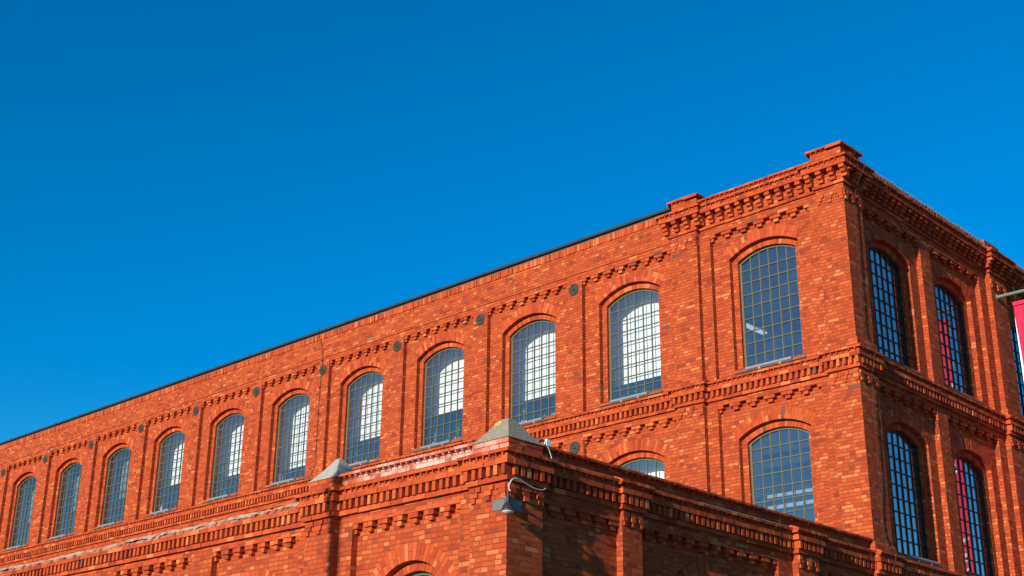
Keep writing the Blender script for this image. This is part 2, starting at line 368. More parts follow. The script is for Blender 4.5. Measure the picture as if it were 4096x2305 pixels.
def window(parent, F, ar, d, cols=6, z0bar=None, rowh=.3075, paint='frame', sill=True, bar=None, blind=None, labelled=None):
    """frame with glazing bars > pane, sill, light bar, blind; ar = the inner brick opening"""
    l, r, zb = ar.cu-ar.half, ar.cu+ar.half, ar.zb
    mb = MB(paint); w = .055
    mb.box(F, l-.02, l+w, d-.05, d+.012, zb-.01, ar.zs+.02); mb.box(F, r-w, r+.02, d-.05, d+.012, zb-.01, ar.zs+.02); mb.box(F, l+w, r-w, d-.05, d+.010, zb-.01, zb+w)
    P = ar.pts(18); Q = [(ar.cu+(u-ar.cu)*(ar.R-w)/ar.R, ar.zc+(z-ar.zc)*(ar.R-w)/ar.R) for u, z in P]
    for i in range(len(P)-1):
        mb.hexa([F(Q[i][0], d-.05, Q[i][1]), F(Q[i+1][0], d-.05, Q[i+1][1]), F(Q[i+1][0], d+.014, Q[i+1][1]), F(Q[i][0], d+.014, Q[i][1]),
                 F(P[i][0], d-.05, P[i][1]+.02), F(P[i+1][0], d-.05, P[i+1][1]+.02), F(P[i+1][0], d+.014, P[i+1][1]+.02), F(P[i][0], d+.014, P[i][1]+.02)])
    cw = (r-l-2*w)/cols; t = .011
    for i in range(1, cols):
        u = l+w+i*cw; mb.box(F, u-t, u+t, d-.03, d+.006, zb+w, ar.top(u)-w+.01)
    z = z0bar; bars = []
    while z > zb+.12:
        hw = ar.half if z <= ar.zs else math.sqrt(max(.01, ar.R**2-(z-ar.zc)**2))
        mb.box(F, ar.cu-hw+.04, ar.cu+hw-.04, d-.028, d+.004, z-t, z+t); bars.append(z); z -= rowh
    wn = mb.build('window', parent)
    pm = MB('glass'); zs = [zb+.02]+sorted(bars)+[None]
    for i in range(cols):
        a = l+w+i*cw; b = a+cw
        for k in range(len(zs)-1):
            lo = zs[k]; ta, tb = rng.gauss(0, .0022), rng.gauss(0, .0016); dd = d-.022
            if zs[k+1] is None: ha, hb = ar.top(a)-.01, ar.top(b)-.01
            else: ha = hb = zs[k+1]
            if min(ha, hb) <= lo: continue
            pm.face([F(a, dd-ta*cw/2-tb*.15, lo), F(b, dd+ta*cw/2-tb*.15, lo), F(b, dd+ta*cw/2+tb*.15, hb), F(a, dd-ta*cw/2+tb*.15, ha)])
    pm.build('pane', wn)
    if sill:
        s = MB('frame'); s.prism(F, l-.15, r+.15, [(d-.04, zb+.005), (d-.04, zb-.04), (B_+.055, zb-.105), (B_+.055, zb-.075)]); s.build('sill', wn)
    if bar:
        b = MB('tube'); c = (B_+.055); z = zb-.045
        b.tube([F(ar.cu+bar[0], c, z), F(ar.cu+bar[1], c, z)], .038, 10)
        for uu in (ar.cu+bar[0]*.7+bar[1]*.3, ar.cu+bar[0]*.25+bar[1]*.75): b.box(F, uu-.03, uu+.03, c-.08, c+.02, z-.075, z-.02)
        b.build('light_bar', wn)
    if blind:
        zbl, kind = blind; b = MB('blind' if kind == 'w' else 'blind_grey'); db = -1.06
        if kind == 'w':
            b.box(F, l-.45, r+.35, db-.004, db, zbl, ar.zc+ar.R+.25); b.box(F, l-.45, r+.35, db-.012, db+.012, zbl-.025, zbl)
        else:
            z = ar.zc+ar.R+.2
            while z > zbl: b.box(F, l-.4, r+.35, db-.003, db+.003, z-.055, z); z -= .058 if z-zbl > .45 else .075
        b.build('blind', wn)
    return wn

def arch_set(bm_wall, bm_arch, F, u0, u1, z0, z1, ar, dP=B_, dQ=C_, proud=.005):
    sheet(bm_wall, F, u0, u1, z0, z1, dP, dQ, ar); voussoirs(bm_arch, F, ar, .275, dQ+.01, dP+proud)
    inn = ar.inner(); sheet(bm_wall, F, u0-.2, u1+.2, z0, z1, dQ, DEEP, inn); voussoirs(bm_arch, F, inn, .14, dQ-.12, dQ+.005, split=False)
    return inn

# ================================================================== FACTORY
fac = thing('brick_factory', (-20, 8, 0), 'long orange brick factory building with rows of arched windows, standing behind the lower annex', 'building')
W = MB('wall', 'loose'); ARCH = []
UZ, LZ = 11.02, 6.60                      # cornice tick levels
windows = []
# --- long front, main wing: ten bays
XEND = -56.94
for k in range(14):
    cu = -6.45-3.5*k; u0, u1 = cu-1.47, cu+1.47
    ab = MB('wall', 'loose')
    ar = Arch(cu, 1.0, 14.0, .33, 11.30)
    inn = arch_set(W, ab, FL, u0, u1, 11.0, 14.99, ar)
    corbels(fac, FL, A_, B_, u0, u1, 14.80, 7)
    if k < 14:
        W.box(FL, u0-.56, u0, C_+.02, A_, 11.0, 14.80)
        bl = {0: (11.98, 'w'), 1: (12.23, 'w'), 2: (12.48, 'w'), 3: (12.31, 'w'), 4: (11.98, 'w'), 5: (12.27, 'w'), 6: (12.49, 'w')}.get(k, (12.5, 'g'))
        wn = window(fac, FL, inn, -.48, 6, 13.755, .3075, bar=(-.62, .56), blind=bl)
        ab.build('window_arch', wn)
    else:
        ab.build('window_arch', fac)
# wall zone above the panels
W.box(FL, XEND, -4.85, C_+.02, A_, 14.80, 14.97); W.box(FL, XEND, -4.85, C_+.02, A_+.022, 14.97, 15.62)
W.box(FL, -4.98, -4.85, C_+.02, A_, 11.0, 14.80)
RW = MB('wall', 'loose'); RW.row(FL, XEND, -4.95, C_, A_+.045, 15.60, 15.79, .075, 1, .012, .006)
RW.build('brick_eaves_course', fac)
RF = MB('metal_dark', 'membrane')
RF.prism(FL, XEND, -4.9, [(-.5, 15.855), (-.075, 15.855), (-.045, 15.862), (-.05, 15.935), (-.5, 15.97)], 0); RF.prism(FL, XEND, -4.9, [(-.5, 15.795), (-.125, 15.795), (-.125, 15.853), (-.5, 15.853)], 1)
RF.face([(XEND, .4, 15.9), (-.3, .4, 15.9), (-.3, 16, 15.9), (XEND, 16, 15.9)], 1)
for i in range(27):
    u = -6-i*1.85; RF.box(FL, u-.012, u+.012, -.07, -.04, 15.86, 15.955); RF.box(FL, u+.3, u+.33, -.3, -.27, 15.96, 16.0)
RF.build('roof', fac)
# --- mid cornice of the main wing
CM = MB('wall', 'loose'); cornice(CM, FL, A_, XEND, -4.98, UZ)
# lower storey of the main wing behind the annex
for k in range(6):
    cu = -6.45-3.5*k; u0, u1 = cu-1.47, cu+1.47
    ab = MB('wall', 'loose'); ar = Arch(cu, 1.0, 9.58, .31, 6.9); inn = arch_set(W, ab, FL, u0, u1, 6.3, 10.63, ar)
    corbels(fac, FL, A_, B_, u0, u1, 10.465, 7); W.box(FL, u0-.56, u0, C_+.02, A_, 6.3, 10.465)
    wn = window(fac, FL, inn, -.48, 6, 9.35, .3075, sill=True, blind=(8.3, 'w') if k == 0 else None); ab.build('window_arch', wn)
W.box(FL, XEND, -4.85, C_+.02, A_, 10.465, 10.615); W.box(FL, -4.98, -4.85, C_+.02, A_, 6.3, 10.465)
W.box(FL, XEND, -8.48-17.5, C_, A_-.01, 6.0, 10.47)
# --- corner pavilion, front
def pavilion_storey(F, bays, strips, piers, z0, zf, ztop, n=6):
    for a, b in strips: W.box(F, a, b, C_+.02, A_, z0, zf)
    for a, b in piers: W.box(F, a, b, C_+.02, A_, z0, zf)
    for u0, u1, cu, half, zs, rise, zb, zbar, kw in bays:
        ab = MB('wall', 'loose'); ar = Arch(cu, half, zs, rise, zb); inn = arch_set(W, ab, F, u0, u1, z0, ztop, ar)
        corbels(fac, F, A_, B_, u0, u1, zf, n)
        wn = window(fac, F, inn, -.48, 6, zbar, .3075, **kw); ab.build('window_arch', wn)
Lst = [(-4.09, -3.785), (-.99, -.71)]
pavilion_storey(FL, [(-3.785, -.99, -2.38, .96, 14.11, .29, 11.30, 13.80, dict(bar=(-.62, .62)))], Lst, [], 11.0, 14.837, 15.1)
pavilion_storey(FL, [(-3.785, -.99, -2.38, .96, 9.64, .29, 6.87, 9.389, {})], Lst, [], 6.3, 10.49, 10.7)
Rst = [(.78, 1.05), (7.02, 7.42), (8.35, 8.65), (14.6, 15.0)]; Rp = [(3.79, 4.305), (11.4, 11.9)]
def rb(zs, zb, zbar, pnt, bars):
    return [(1.05, 3.79, 2.42, .985, zs, .30, zb, zbar, dict(paint=pnt, bar=bars)), (4.305, 7.02, 5.66, 1.01, zs, .30, zb, zbar, dict(paint=pnt)),
            (8.65, 11.4, 10.0, 1.0, zs, .30, zb, zbar, dict(paint=pnt)), (11.9, 14.6, 13.24, 1.0, zs, .30, zb, zbar, dict(paint=pnt))]
pavilion_storey(FR, rb(14.07, 11.36, 13.82, 'frame_dark', None), Rst, Rp, 11.0, 14.837, 15.1)
pavilion_storey(FR, rb(9.60, 6.87, 9.40, 'frame_dark', (-.55, .75)), Rst, Rp, 6.3, 10.49, 10.7)
# wall zones above the panels
for F, a, b in ((FL, -4.09, -.71), (FR, .78, 7.42), (FR, 8.35, 15.0)):
    W.box(F, a, b, C_+.02, A_, 14.837, 15.62); W.box(F, a, b, C_+.02, A_, 10.49, 10.9)
# pilasters
def hx(mb, x0, x1, y0, y1, z0, z1, mi=0): mb.hexa([(x0, y0, z0), (x1, y0, z0), (x1, y1, z0), (x0, y1, z0), (x0, y0, z1), (x1, y0, z1), (x1, y1, z1), (x0, y1, z1)], mi)
# thicker foot of the pilasters on top of each cornice, with a sloping top
def foot(PB, x0, x1, y0, y1, z0, z1):
    t = .05; s = .07
    hx(PB, x0, x1+t, y0-t, y1+t, z0, z1)
    PB.hexa([(x0, y0-t, z1), (x1+t, y0-t, z1), (x1+t, y1+t, z1), (x0, y1+t, z1), (x0, y0-.002, z1+s), (x1+.002, y0-.002, z1+s), (x1+.002, y1+.002, z1+s), (x0, y1+.002, z1+s)])
for x0, x1, y0, y1, fx, sides in ((-.71, 0, 0, .78, (-.69, 0, 0, .78), 'LR'), (-4.85, -4.09, 0, .36, (-4.83, -4.11, 0, .3), 'L'), (-.36, 0, 7.42, 8.35, (-.3, 0, 7.44, 8.33), 'R'), (-.36, 0, 15.0, 15.9, (-.3, 0, 15.02, 15.88), 'R')):
    PB = MB('wall', 'loose'); hx(PB, x0, x1, y0, y1, 6.0, 15.55); foot(PB, *fx, 11.06, 11.26)
    if 'R' in sides: foot(PB, *fx, 6.63, 6.80)
    for zf in (14.86, 10.56):
        if 'L' in sides: pilaster_frieze(PB, FL, x0, x1, zf)
        if 'R' in sides: pilaster_frieze(PB, FR, y0, y1, zf)
    PB.build('pilaster', fac)
# mid cornice, pavilion (bays then round the pilasters)
for zt in (UZ, LZ):
    if zt == UZ: cornice(CM, FL, A_, -4.09, -.71, zt)
    cornice(CM, FR, A_, .78, 7.42, zt); cornice(CM, FR, A_, 8.35, 15.0, zt)
    bx = [(FR, 0, .78, -.3, 'r'), (FR, 7.42, 8.35, -.3, 'lr')]
    if zt == UZ: bx += [(FL, -.71, 0, -.3, 'lr'), (FL, -4.85, -4.09, -.3, 'lr')]
    else: bx[0] = (FR, -.02, .78, -.3, 'r')
    cornice_round(CM, bx, zt)
    if zt == UZ: side_dentils(CM, FL, -4.09, 1, A_, 0, zt)
    side_dentils(CM, FR, 7.42, -1, A_, 0, zt)
CM.build('mid_cornice', fac)
# --- heavy top cornice of the pavilion
TC = MB('wall', 'loose')
def top_cornice(F, base, a, b, sides='', dback=-.5):
    o = lambda v: (a-(v if 'l' in sides else 0), b+(v if 'r' in sides else 0))
    l, r = o(.28); coping(TC, F, l, r, base, base+.28, 15.55, .05, True, 1, .09)
    if sides: TC.box(F, l, r, dback, base+.05, 15.552, 15.60, 1)
    l, r = o(.22); TC.row(F, l, r, dback, base+.22, 15.47, 15.548, .135)
    l, r = o(.23); TC.row(F, l, r, dback, base+.23, 15.39, 15.47, .27)
    l, r = o(.02); TC.box(F, l, r, dback, base+.004, 15.10, 15.39, 0)
    l, r = o(.05); TC.row(F, l, r, dback, base+.05, 15.02, 15.10, .27)
    l, r = o(.16); n = max(1, round((r-l)/.28)); p = (r-l)/n
    for i in range(n):
        c = l+(i+.5)*p
        if sides: c = l+.06+i*(r-l-.12)/max(1, n-1)
        for z0, z1, dd in ((15.30, 15.388, .20), (15.21, 15.30, .145), (15.12, 15.21, .09)):
            TC.box(F, c-.066, c+.066, base-.02, base+dd, z0+.002, z1-.002, 1, None, .006)
def side_corbels(F, us, sg, d0, d1, n):
    for i in range(n):
        c = d0+(i+.5)*(d1-d0)/n
        for z0, z1, dd in ((15.30, 15.388, .20), (15.21, 15.30, .145), (15.12, 15.21, .09)):
            x0, x1 = sorted((us, us+sg*dd)); TC.box(F, x0, x1, c-.06, c+.06, z0+.002, z1-.002, 1, None, .005)
top_cornice(FL, A_, -4.09, -.71); top_cornice(FR, A_, .78, 7.42); top_cornice(FR, A_, 8.35, 15.0)
top_cornice(FL, 0, -4.85, -4.09, 'lr'); top_cornice(FL, 0, -.71, 0, 'lr'); top_cornice(FR, 0, 0, .78, 'r', -.4); top_cornice(FR, 0, 7.42, 8.35, 'lr'); top_cornice(FR, 0, 15.0, 15.9, 'lr')
side_corbels(FL, -4.09, 1, -.08, .14, 1); side_corbels(FR, 7.42, -1, -.06, .12, 1)
TC.build('top_cornice', fac)
# --- parapet and its blocks
PP = MB('wall', 'loose')
PP.box(FL, -4.09, -.71, -.5, A_+.02, 15.58, 15.80); coping(PP, FL, -4.09, -.71, A_, A_+.085, 15.80, .045, True)
PP.box(FL, -4.09, -.71, -.5, A_-.02, 15.80, 15.845)
PP.box(FR, .78, 7.42, -.5, A_+.0, 15.58, 15.74); PP.box(FR, 8.35, 15, -.5, A_+.0, 15.58, 15.74)
for x0, x1, y0, y1 in ((-4.83, -4.06, .02, .55), (-.76, .03, -.03, .80)):
    PP.hexa([(x0, y0, 15.56), (x1, y0, 15.56), (x1, y1, 15.56), (x0, y1, 15.56), (x0, y0, 15.965), (x1, y0, 15.965), (x1, y1, 15.965), (x0, y1, 15.965)])
    coping(PP, FL, x0-.08, x1+.08, -y0-.3, -y0+.08, 15.965, .045, True); coping(PP, FR, y0-.08, y1+.08, x1-.3, x1+.08, 15.966, .044, True)
    PP.box(FL, x0-.079, x1+.03, -y1-.07, -y0+.02, 15.967, 16.008, 1)
PP.hexa([(-.6, 7.45, 15.56), (-.03, 7.45, 15.56), (-.03, 8.32, 15.56), (-.6, 8.32, 15.56), (-.6, 7.45, 16.0), (-.03, 7.45, 16.0), (-.03, 8.32, 16.0), (-.6, 8.32, 16.0)])
PP.build('parapet', fac)
# ridge tiles and wire netting along the end-wall parapet
TI = MB('tile', 'wire')
for a, b in ((.98, 7.36), (8.5, 14.9)):
    n = int((b-a)/.16)
    for i in range(n):
        u = a+i*.16; TI.tube([(-.36, u, 15.80), (-.1, u, 15.83), (.05, u, 15.72)], [.05, .05, .045], 6, 0)
    for i in range(int((b-a)/.055)):
        u = a+i*.055+rng.uniform(-.012, .012); h = rng.uniform(.10, .17)
        TI.tube([(.12, u, 15.60), (.10+rng.uniform(-.02, .02), u+.03, 15.62+h), (-.02, u+.01, 15.76+h*.6)], .0055, 4, 1, False)
    for hz in (15.64, 15.70, 15.76): TI.tube([(.11-(hz-15.64)*.35, a, hz), (.11-(hz-15.64)*.35, b, hz)], .005, 4, 1, False)
TI.build('ridge_netting', fac)
# core: plain back and far walls, floors, partition
def core(x0, x1, y0, y1, z0, z1, mi): I.hexa([(x0, y0, z0), (x1, y0, z0), (x1, y1, z0), (x0, y1, z0), (x0, y0, z1), (x1, y0, z1), (x1, y1, z1), (x0, y1, z1)], mi)
I = MB('interior', 'wall')
core(XEND, -.45, .62, 15.6, 10.72, 10.92, 0); core(XEND, -.45, .62, 15.6, 15.28, 15.42, 0); core(XEND, -.45, .62, 15.6, 6.2, 6.35, 0)
core(XEND, -.5, 7.6, 7.8, 6.35, 15.28, 0); I.build('interior', fac)
W.hexa([(XEND-.3, .2, 0), (XEND, .2, 0), (XEND, 16, 0), (XEND-.3, 16, 0), (XEND-.3, .2, 15.8), (XEND, .2, 15.8), (XEND, 16, 15.8), (XEND-.3, 16, 15.8)])
W.hexa([(XEND, 15.9, 0), (-.02, 15.9, 0), (-.02, 16.2, 0), (XEND, 16.2, 0), (XEND, 15.9, 15.6), (-.02, 15.9, 15.6), (-.02, 16.2, 15.6), (XEND, 16.2, 15.6)])
W.box(FR, -.3, 15.9, -.5, A_, 0, 6.32)
W.build('wall', fac)
# --- round anchor plates
def rosette(F, u, z, d, par):
    m = MB('iron'); o = Vector(F(u, d, z)); ax = Vector(F(u, d+1, z))-o
    m.lathe(o, ax, [(.168, -.02), (.168, .018), (.158, .03), (.146, .03), (.140, .014), (.128, .014), (.120, .03), (.100, .03), (.094, .014), (.080, .014), (.072, .03), (.056, .03), (.050, .014), (.036, .014), (.034, .045), (.02, .06), (.004, .062)], 28)
    m.build('anchor_plate', par)
for k in range(14): rosette(FL, -8.2-3.5*k, 14.56, A_, fac)
rosette(FL, -8.2, 10.245, A_, fac); rosette(FL, -11.7, 10.245, A_, fac)
# --- lightning conductor wires
def wire(name, pts, r, par, mat='cable_dark', clips=()):
    m = MB(mat); P = [Vector(p) for p in pts]; Q = []
    for i in range(len(P)-1):                                # Catmull-Rom
        p0, p1, p2, p3 = P[max(i-1, 0)], P[i], P[i+1], P[min(i+2, len(P)-1)]
        for t in [j/6 for j in range(6)]:
            Q.append(.5*((2*p1)+(-p0+p2)*t+(2*p0-5*p1+4*p2-p3)*t*t+(-p0+3*p1-3*p2+p3)*t**3))
    m.tube(Q+[P[-1]], r, 6)
    for c in clips:
        c = Vector(c); m.tube([c+Vector((-.05, -.02, 0)), c+Vector((.05, -.02, .01))], .014, 5)
    return m.build(name, par)
yw = .10
wire('conductor_wire', [(-18.70, -.0+.2, 15.95), (-18.86, .1, 16.07), (-19.0, .08, 15.95), (-18.93, .07, 15.70), (-18.78, yw, 15.33), (-18.74, yw, 14.88), (-18.775, yw, 14.0), (-18.78, yw, 13.14), (-18.785, yw, 12.29), (-18.78, yw, 11.5), (-19.1, yw, 11.1)], .009, fac,
     clips=[(-18.75, yw, 14.88), (-18.775, yw, 14.0), (-18.78, yw, 13.14), (-18.785, yw, 12.29)])
wire('conductor_wire', [(-.2, .30, 16.0), (.0, .42, 16.10), (.12, .50, 15.99), (.07, .50, 15.86), (.10, .47, 15.72), (.30, .46, 15.66), (.34, .51, 15.58), (.30, .49, 15.45), (.10, .47, 15.05), (.03, .44, 14.7), (.03, .37, 14.1), (.03, .33, 12.6), (.03, .34, 11.5), (.09, .41, 11.28), (.26, .37, 11.09), (.24, .30, 10.9), (.12, .36, 10.58), (.05, .45, 10.5), (.03, .48, 10.2), (.03, .43, 9.87), (.03, .40, 8.3), (.03, .42, 6.95), (.25, .40, 6.66), (.2, .35, 6.3)], .0075, fac,
     clips=[(.04, .45, 15.0), (.03, .37, 14.1), (.03, .35, 13.2), (.03, .33, 12.4), (.03, .34, 11.5), (.05, .45, 10.5), (.03, .42, 9.2), (.03, .42, 8.0), (.03, .42, 7.0)])
# lights inside the pavilion rooms
m = MB('duct'); m.box(FL, -3.7, -1.1, -1.16, -1.10, 8.375, 8.455); m.box(FL, -3.7, -1.1, -1.22, -1.08, 8.10, 8.165); m.box(FL, -3.7, -1.1, -1.2, -1.12, 8.165, 8.20); m.build('interior_duct', fac)
for zz in (9.55, 9.9):
    m = MB('duct'); m.box(FL, -4.6, -1.1, -3.2, -3.1, zz, zz+.1); m.build('interior_pipe', fac)
m = MB('white', 'tube_lit'); m.box(FL, -7.10, -6.78, -7.35, -6.2, 14.93, 15.0); m.box(FL, -7.03, -6.85, -7.32, -6.23, 14.90, 14.93, 1); m.build('ceiling_lamp', fac)

# ================================================================== ANNEX
anx = thing('brick_annex', (-8, -5.5, 0), 'low brick annex with dentil cornice and concrete pyramid caps, in front of the tall factory', 'building')
AW = MB('wall', 'loose', 'wall_stained', 'loose_stained'); AC = MB('wall', 'loose'); AP = MB('wall', 'loose')
def ab_(x0, x1, y0, y1, z0, z1, mb=None, mi=0): (mb or AP).hexa([(x0, y0, z0), (x1, y0, z0), (x1, y1, z0), (x0, y1, z0), (x0, y0, z1), (x1, y0, z1), (x1, y1, z1), (x0, y1, z1)], mi)
for x0, x1, y0, y1, z1, sides in ((-.76, 0, AY, AY+.78, 6.62, 'LR'), (-4.76, -4.03, AY, AY+.5, 6.62, 'L'), (-.4, 0, -8.2, -7.69, 6.6, 'R'), (-.4, 0, -2.96, -2.264, 6.6, 'R')):
    AP = MB('wall', 'loose'); hx(AP, x0, x1, y0, y1, 0, z1)
    if 'L' in sides: pilaster_frieze(AP, FA, x0, x1, 6.17)
    if 'R' in sides: pilaster_frieze(AP, FR, y0, y1, 6.17)
    AP.build('pilaster', anx)
AEND = -43.3
def annex_window(F, ar, inn):
    return window(anx, F, inn, -.50, 4, inn.zs, .42, sill=False)
# front bays
fb = [(-3.68, -1.11, -2.36), (-7.69, -5.1, -6.42)] + [(-11.16-3.49*i, -8.37-3.49*i, -9.77-3.49*i) for i in range(9)]
for i, (a, b, cu) in enumerate(fb):
    v = MB('wall', 'loose'); ar = Arch(cu, 1.02, 4.29, 1.0199, 1.0); inn = arch_set(AW, v, FA, a, b, 0, 6.2, ar)
    corbels(anx, FA, A_, B_, a, b, 6.035, 7); wn = annex_window(FA, ar, inn); v.build('window_arch', wn)
for a, b in ((-1.11, -.76), (-4.03, -3.68), (-5.1, -4.76), (-8.37, -7.69)): AW.box(FA, a, b, C_+.02, A_, 0, 6.035)
for i in range(9): AW.box(FA, -11.86-3.49*i, -11.16-3.49*i, C_+.02, A_, 0, 6.035)
AW.box(FA, -4.03, -.76, C_+.02, A_, 6.035, 6.62); AW.box(FA, AEND, -4.76, C_+.02, A_, 6.035, 6.45)
# end-wall bays
AW.box(FR, -10.12, -8.2, C_, A_, 0, 6.0); 
for i in range(6):
    u = -10.12+(i)*.36
    for w, z0, z1 in ((.12, 5.92, 6.0), (.062, 5.84, 5.92)):
        a, b = max(-10.12, u-w), min(-8.2, u+w)
        if b-a > .02: AW.box(FR, a, b, A_-.02, -.065 if w > .1 else -.085, z0, z1, 1, None, .006)
AW.box(FR, -10.12, -8.2, C_, -.05, 6.0, 6.62)
v = MB('wall', 'loose'); ar = Arch(-5.57, 1.02, 4.42, 1.0199, 1.0); inn = arch_set(AW, v, FR, -7.69, -3.45, 0, 6.2, ar, proud=.04); corbels(anx, FR, A_, B_, -7.69, -3.45, 6.02, 11); wn = annex_window(FR, ar, inn); v.build('window_arch', wn)
AW.box(FR, -3.45, -2.96, C_+.02, A_, 0, 6.02); AW.box(FR, -7.69, -2.96, C_+.02, A_, 6.02, 6.62)
AW.box(FR, -2.264, -.02, C_, B_, 0, 6.02); AW.box(FR, -2.264, -.02, C_, A_, 6.02, 6.62); corbels(anx, FR, A_, B_, -2.264, -.05, 6.02, 5)
# cornices
cornice(AC, FA, A_, -4.03, -.76, LZ+.01); cornice(AC, FA, A_, AEND, -4.76, LZ-.035, cop=False)
cornice(AC, FR, -.07, -10.12, -8.2, LZ); cornice(AC, FR, A_, -7.69, -2.96, LZ); cornice(AC, FR, A_, -2.264, -.04, LZ)
cornice_round(AC, [(FA, -.76, 0, -.5, 'lr'), (FA, -4.76, -4.03, -.5, 'lr'), (FR, AY+.02, AY+.78, -.4, 'r'), (FR, -8.2, -7.69, -.4, 'lr'), (FR, -2.96, -2.264, -.4, 'lr')], LZ)
for us, sg, F in ((-4.03, 1, FA), (-2.96, -1, FR), (-8.2, -1, FR)): side_dentils(AC, F, us, sg, A_, .0, LZ)
AC.build('cornice', anx)
# parapets with their overhanging top course
PA = MB('wall_stained', 'loose_stained', 'wall', 'loose')
PA.box(FA, -4.03, -.76, -.45, A_, 6.6, 6.87, 0); coping(PA, FA, -4.03, -.76, A_, A_+.09, 6.872, .045, True, 1); PA.box(FA, -4.03, -.76, -.45, A_-.02, 6.87, 6.91, 1)
PA.box(FR, -10.13, -.02, -.45, -.10, 6.58, 6.862, 2); coping(PA, FR, -10.13, -.02, -.10, -.01, 6.862, .04, True, 3); PA.box(FR, -10.13, -.02, -.45, -.12, 6.86, 6.9, 3)
PA.build('parapet', anx)
def block(x0, x1, y0, y1, z0, z1, mi):
    BK = MB('wall_stained', 'loose_stained', 'wall', 'loose'); n = round((z1-z0)/.078); h = (z1-z0)/n
    for k in range(n):
        za, zb = z0+k*h+.003, z0+(k+1)*h-.004; off = .27 if k % 2 else .135
        BK.row(lambda u, d, z: (u, y0-d, z), x0, x1, -.1, 0, za, zb, .19 if k % 2 else .25, mi, .005, .009); BK.row(lambda u, d, z: (x1+d, u, z), y0+.003, y1, -.1, 0, za, zb, .15 if k % 2 else .2, 3, .005, .009)
    ab_(x0+.03, x1-.012, y0+.012, y1-.012, z0, z1, BK, 2)
    BK.build('pier_block', anx)
block(-.75, .02, AY-.0, AY+.77, 6.62, 6.865, 1); block(-4.75, -4.02, AY-.0, AY+.70, 6.62, 6.88, 3)
def pyramid(name, x0, x1, y0, y1, z0, z1, mat, flat, over=.015):
    m = MB(mat); x0 -= over; y0 -= over; x1 += over; y1 += over; cx, cy = (x0+x1)/2, (y0+y1)/2; S = 7; g = random.Random(3)
    def P(k, i, side):
        t = k/S; rx = (x1-x0)/2*(1-t)+flat*t; ry = (y1-y0)/2*(1-t)+flat*t; s = -1+2*i/S
        e = [(cx+s*rx, cy-ry), (cx+rx, cy+s*ry), (cx-s*rx, cy+ry), (cx-rx, cy-s*ry)][side]
        sag = -.018*math.sin(math.pi*t)
        return (e[0], e[1], z0+(z1-z0)*t+sag)
    for sd_ in range(4):
        for k in range(S):
            for i in range(S): m.face([P(k, i, sd_), P(k, i+1, sd_), P(k+1, i+1, sd_), P(k+1, i, sd_)])
    m.face([P(S, 0, 0), P(S, S, 0), P(S, S, 1), P(S, S, 2)])
    m.face([P(0, 0, 0), P(0, S, 0), P(0, S, 1), P(0, S, 2)])
    return m.build(name, anx)
c1 = pyramid('pyramid_cap', -.75, .02, AY, AY+.77, 6.865, 7.27, 'concrete', .085)
c2 = pyramid('pyramid_cap', -4.75, -4.02, AY, AY+.70, 6.88, 7.30, 'concrete_pale', .045)
c2['label'] = 'pale grey rendered pyramid cap'
m = MB('lichen')
for i in range(26):
    a, b = rng.gauss(-.455, .03), rng.gauss(0, .035); t = min(.93, max(.70, .84+b)); hx = .4*(1-t)+.085*t
    y = AY+.385-hx-.004; z = 6.865+.405*t-.018*math.sin(math.pi*t)+.002; s = rng.uniform(.008, .02)
    m.face([(a-s, y-.0, z-s*.7), (a+s, y, z-s), (a+s*1.1, y+s*.9, z+s), (a-s*.8, y+s*.8, z+s*.9)])
m.build('lichen_patch', c1)
# crumbling top of the front wall to the left: tilted bricks and torn mortar
CR = MB('mortar', 'loose', 'loose_stained', 'loose_brown'); u = AEND
while u < -5.15:
    w = rng.uniform(.11, .16); t = rng.uniform(-.02, .02)
    CR.hexa([FA(u, A_-.1, 6.475), FA(u+w-.008, A_-.1, 6.475), FA(u+w-.008, A_+.11+t, 6.477), FA(u, A_+.11+t, 6.477), FA(u, A_-.12, 6.56+t), FA(u+w-.008, A_-.12, 6.56+t), FA(u+w-.01, A_+.06+t, 6.548+t*.6), FA(u, A_+.06+t, 6.548+t*.6)], 3); u += w
u = AEND; pz = 0; pd = 0
while u < -5.0:
    w = rng.uniform(.05, .12); nz = max(-.05, min(.05, pz+rng.uniform(-.03, .03))); nd = max(-.05, min(.06, pd+rng.uniform(-.035, .035)))
    zl, zr = 6.548+pz*.5, 6.548+nz*.5; zt, zu = 6.625+pz*.35, 6.625+nz*.35
    CR.face([FA(u, A_+.05+pd*.6, zl), FA(u+w, A_+.05+nd*.6, zr), FA(u+w, A_+.0+nd*.6, zu), FA(u, A_+.0+pd*.6, zt)], 0)
    CR.face([FA(u, A_+.0+pd*.6, zt), FA(u+w, A_+.0+nd*.6, zu), FA(u+w, -.6, 6.60), FA(u, -.6, 6.60)], 0)
    pz, pd = nz, nd; u += w
CR.build('crumbling_wall_top', anx)
m = MB('membrane', 'interior'); m.face([(AEND, AY+.3, 6.56), (-.3, AY+.3, 6.56), (-.3, -.0, 6.56), (AEND, -.0, 6.56)]); m.build('roof', anx)
ab_(AEND-.3, AEND, AY+.1, -.1, 0, 6.5, AW); AW.build('wall', anx)
m = MB('flash'); m.prism(FR, -6.0, -3.05, [(-.1, 6.665), (.03, 6.65), (.037, 6.645), (.037, 6.652), (.03, 6.66), (-.1, 6.675)]); m.build('flashing', anx)

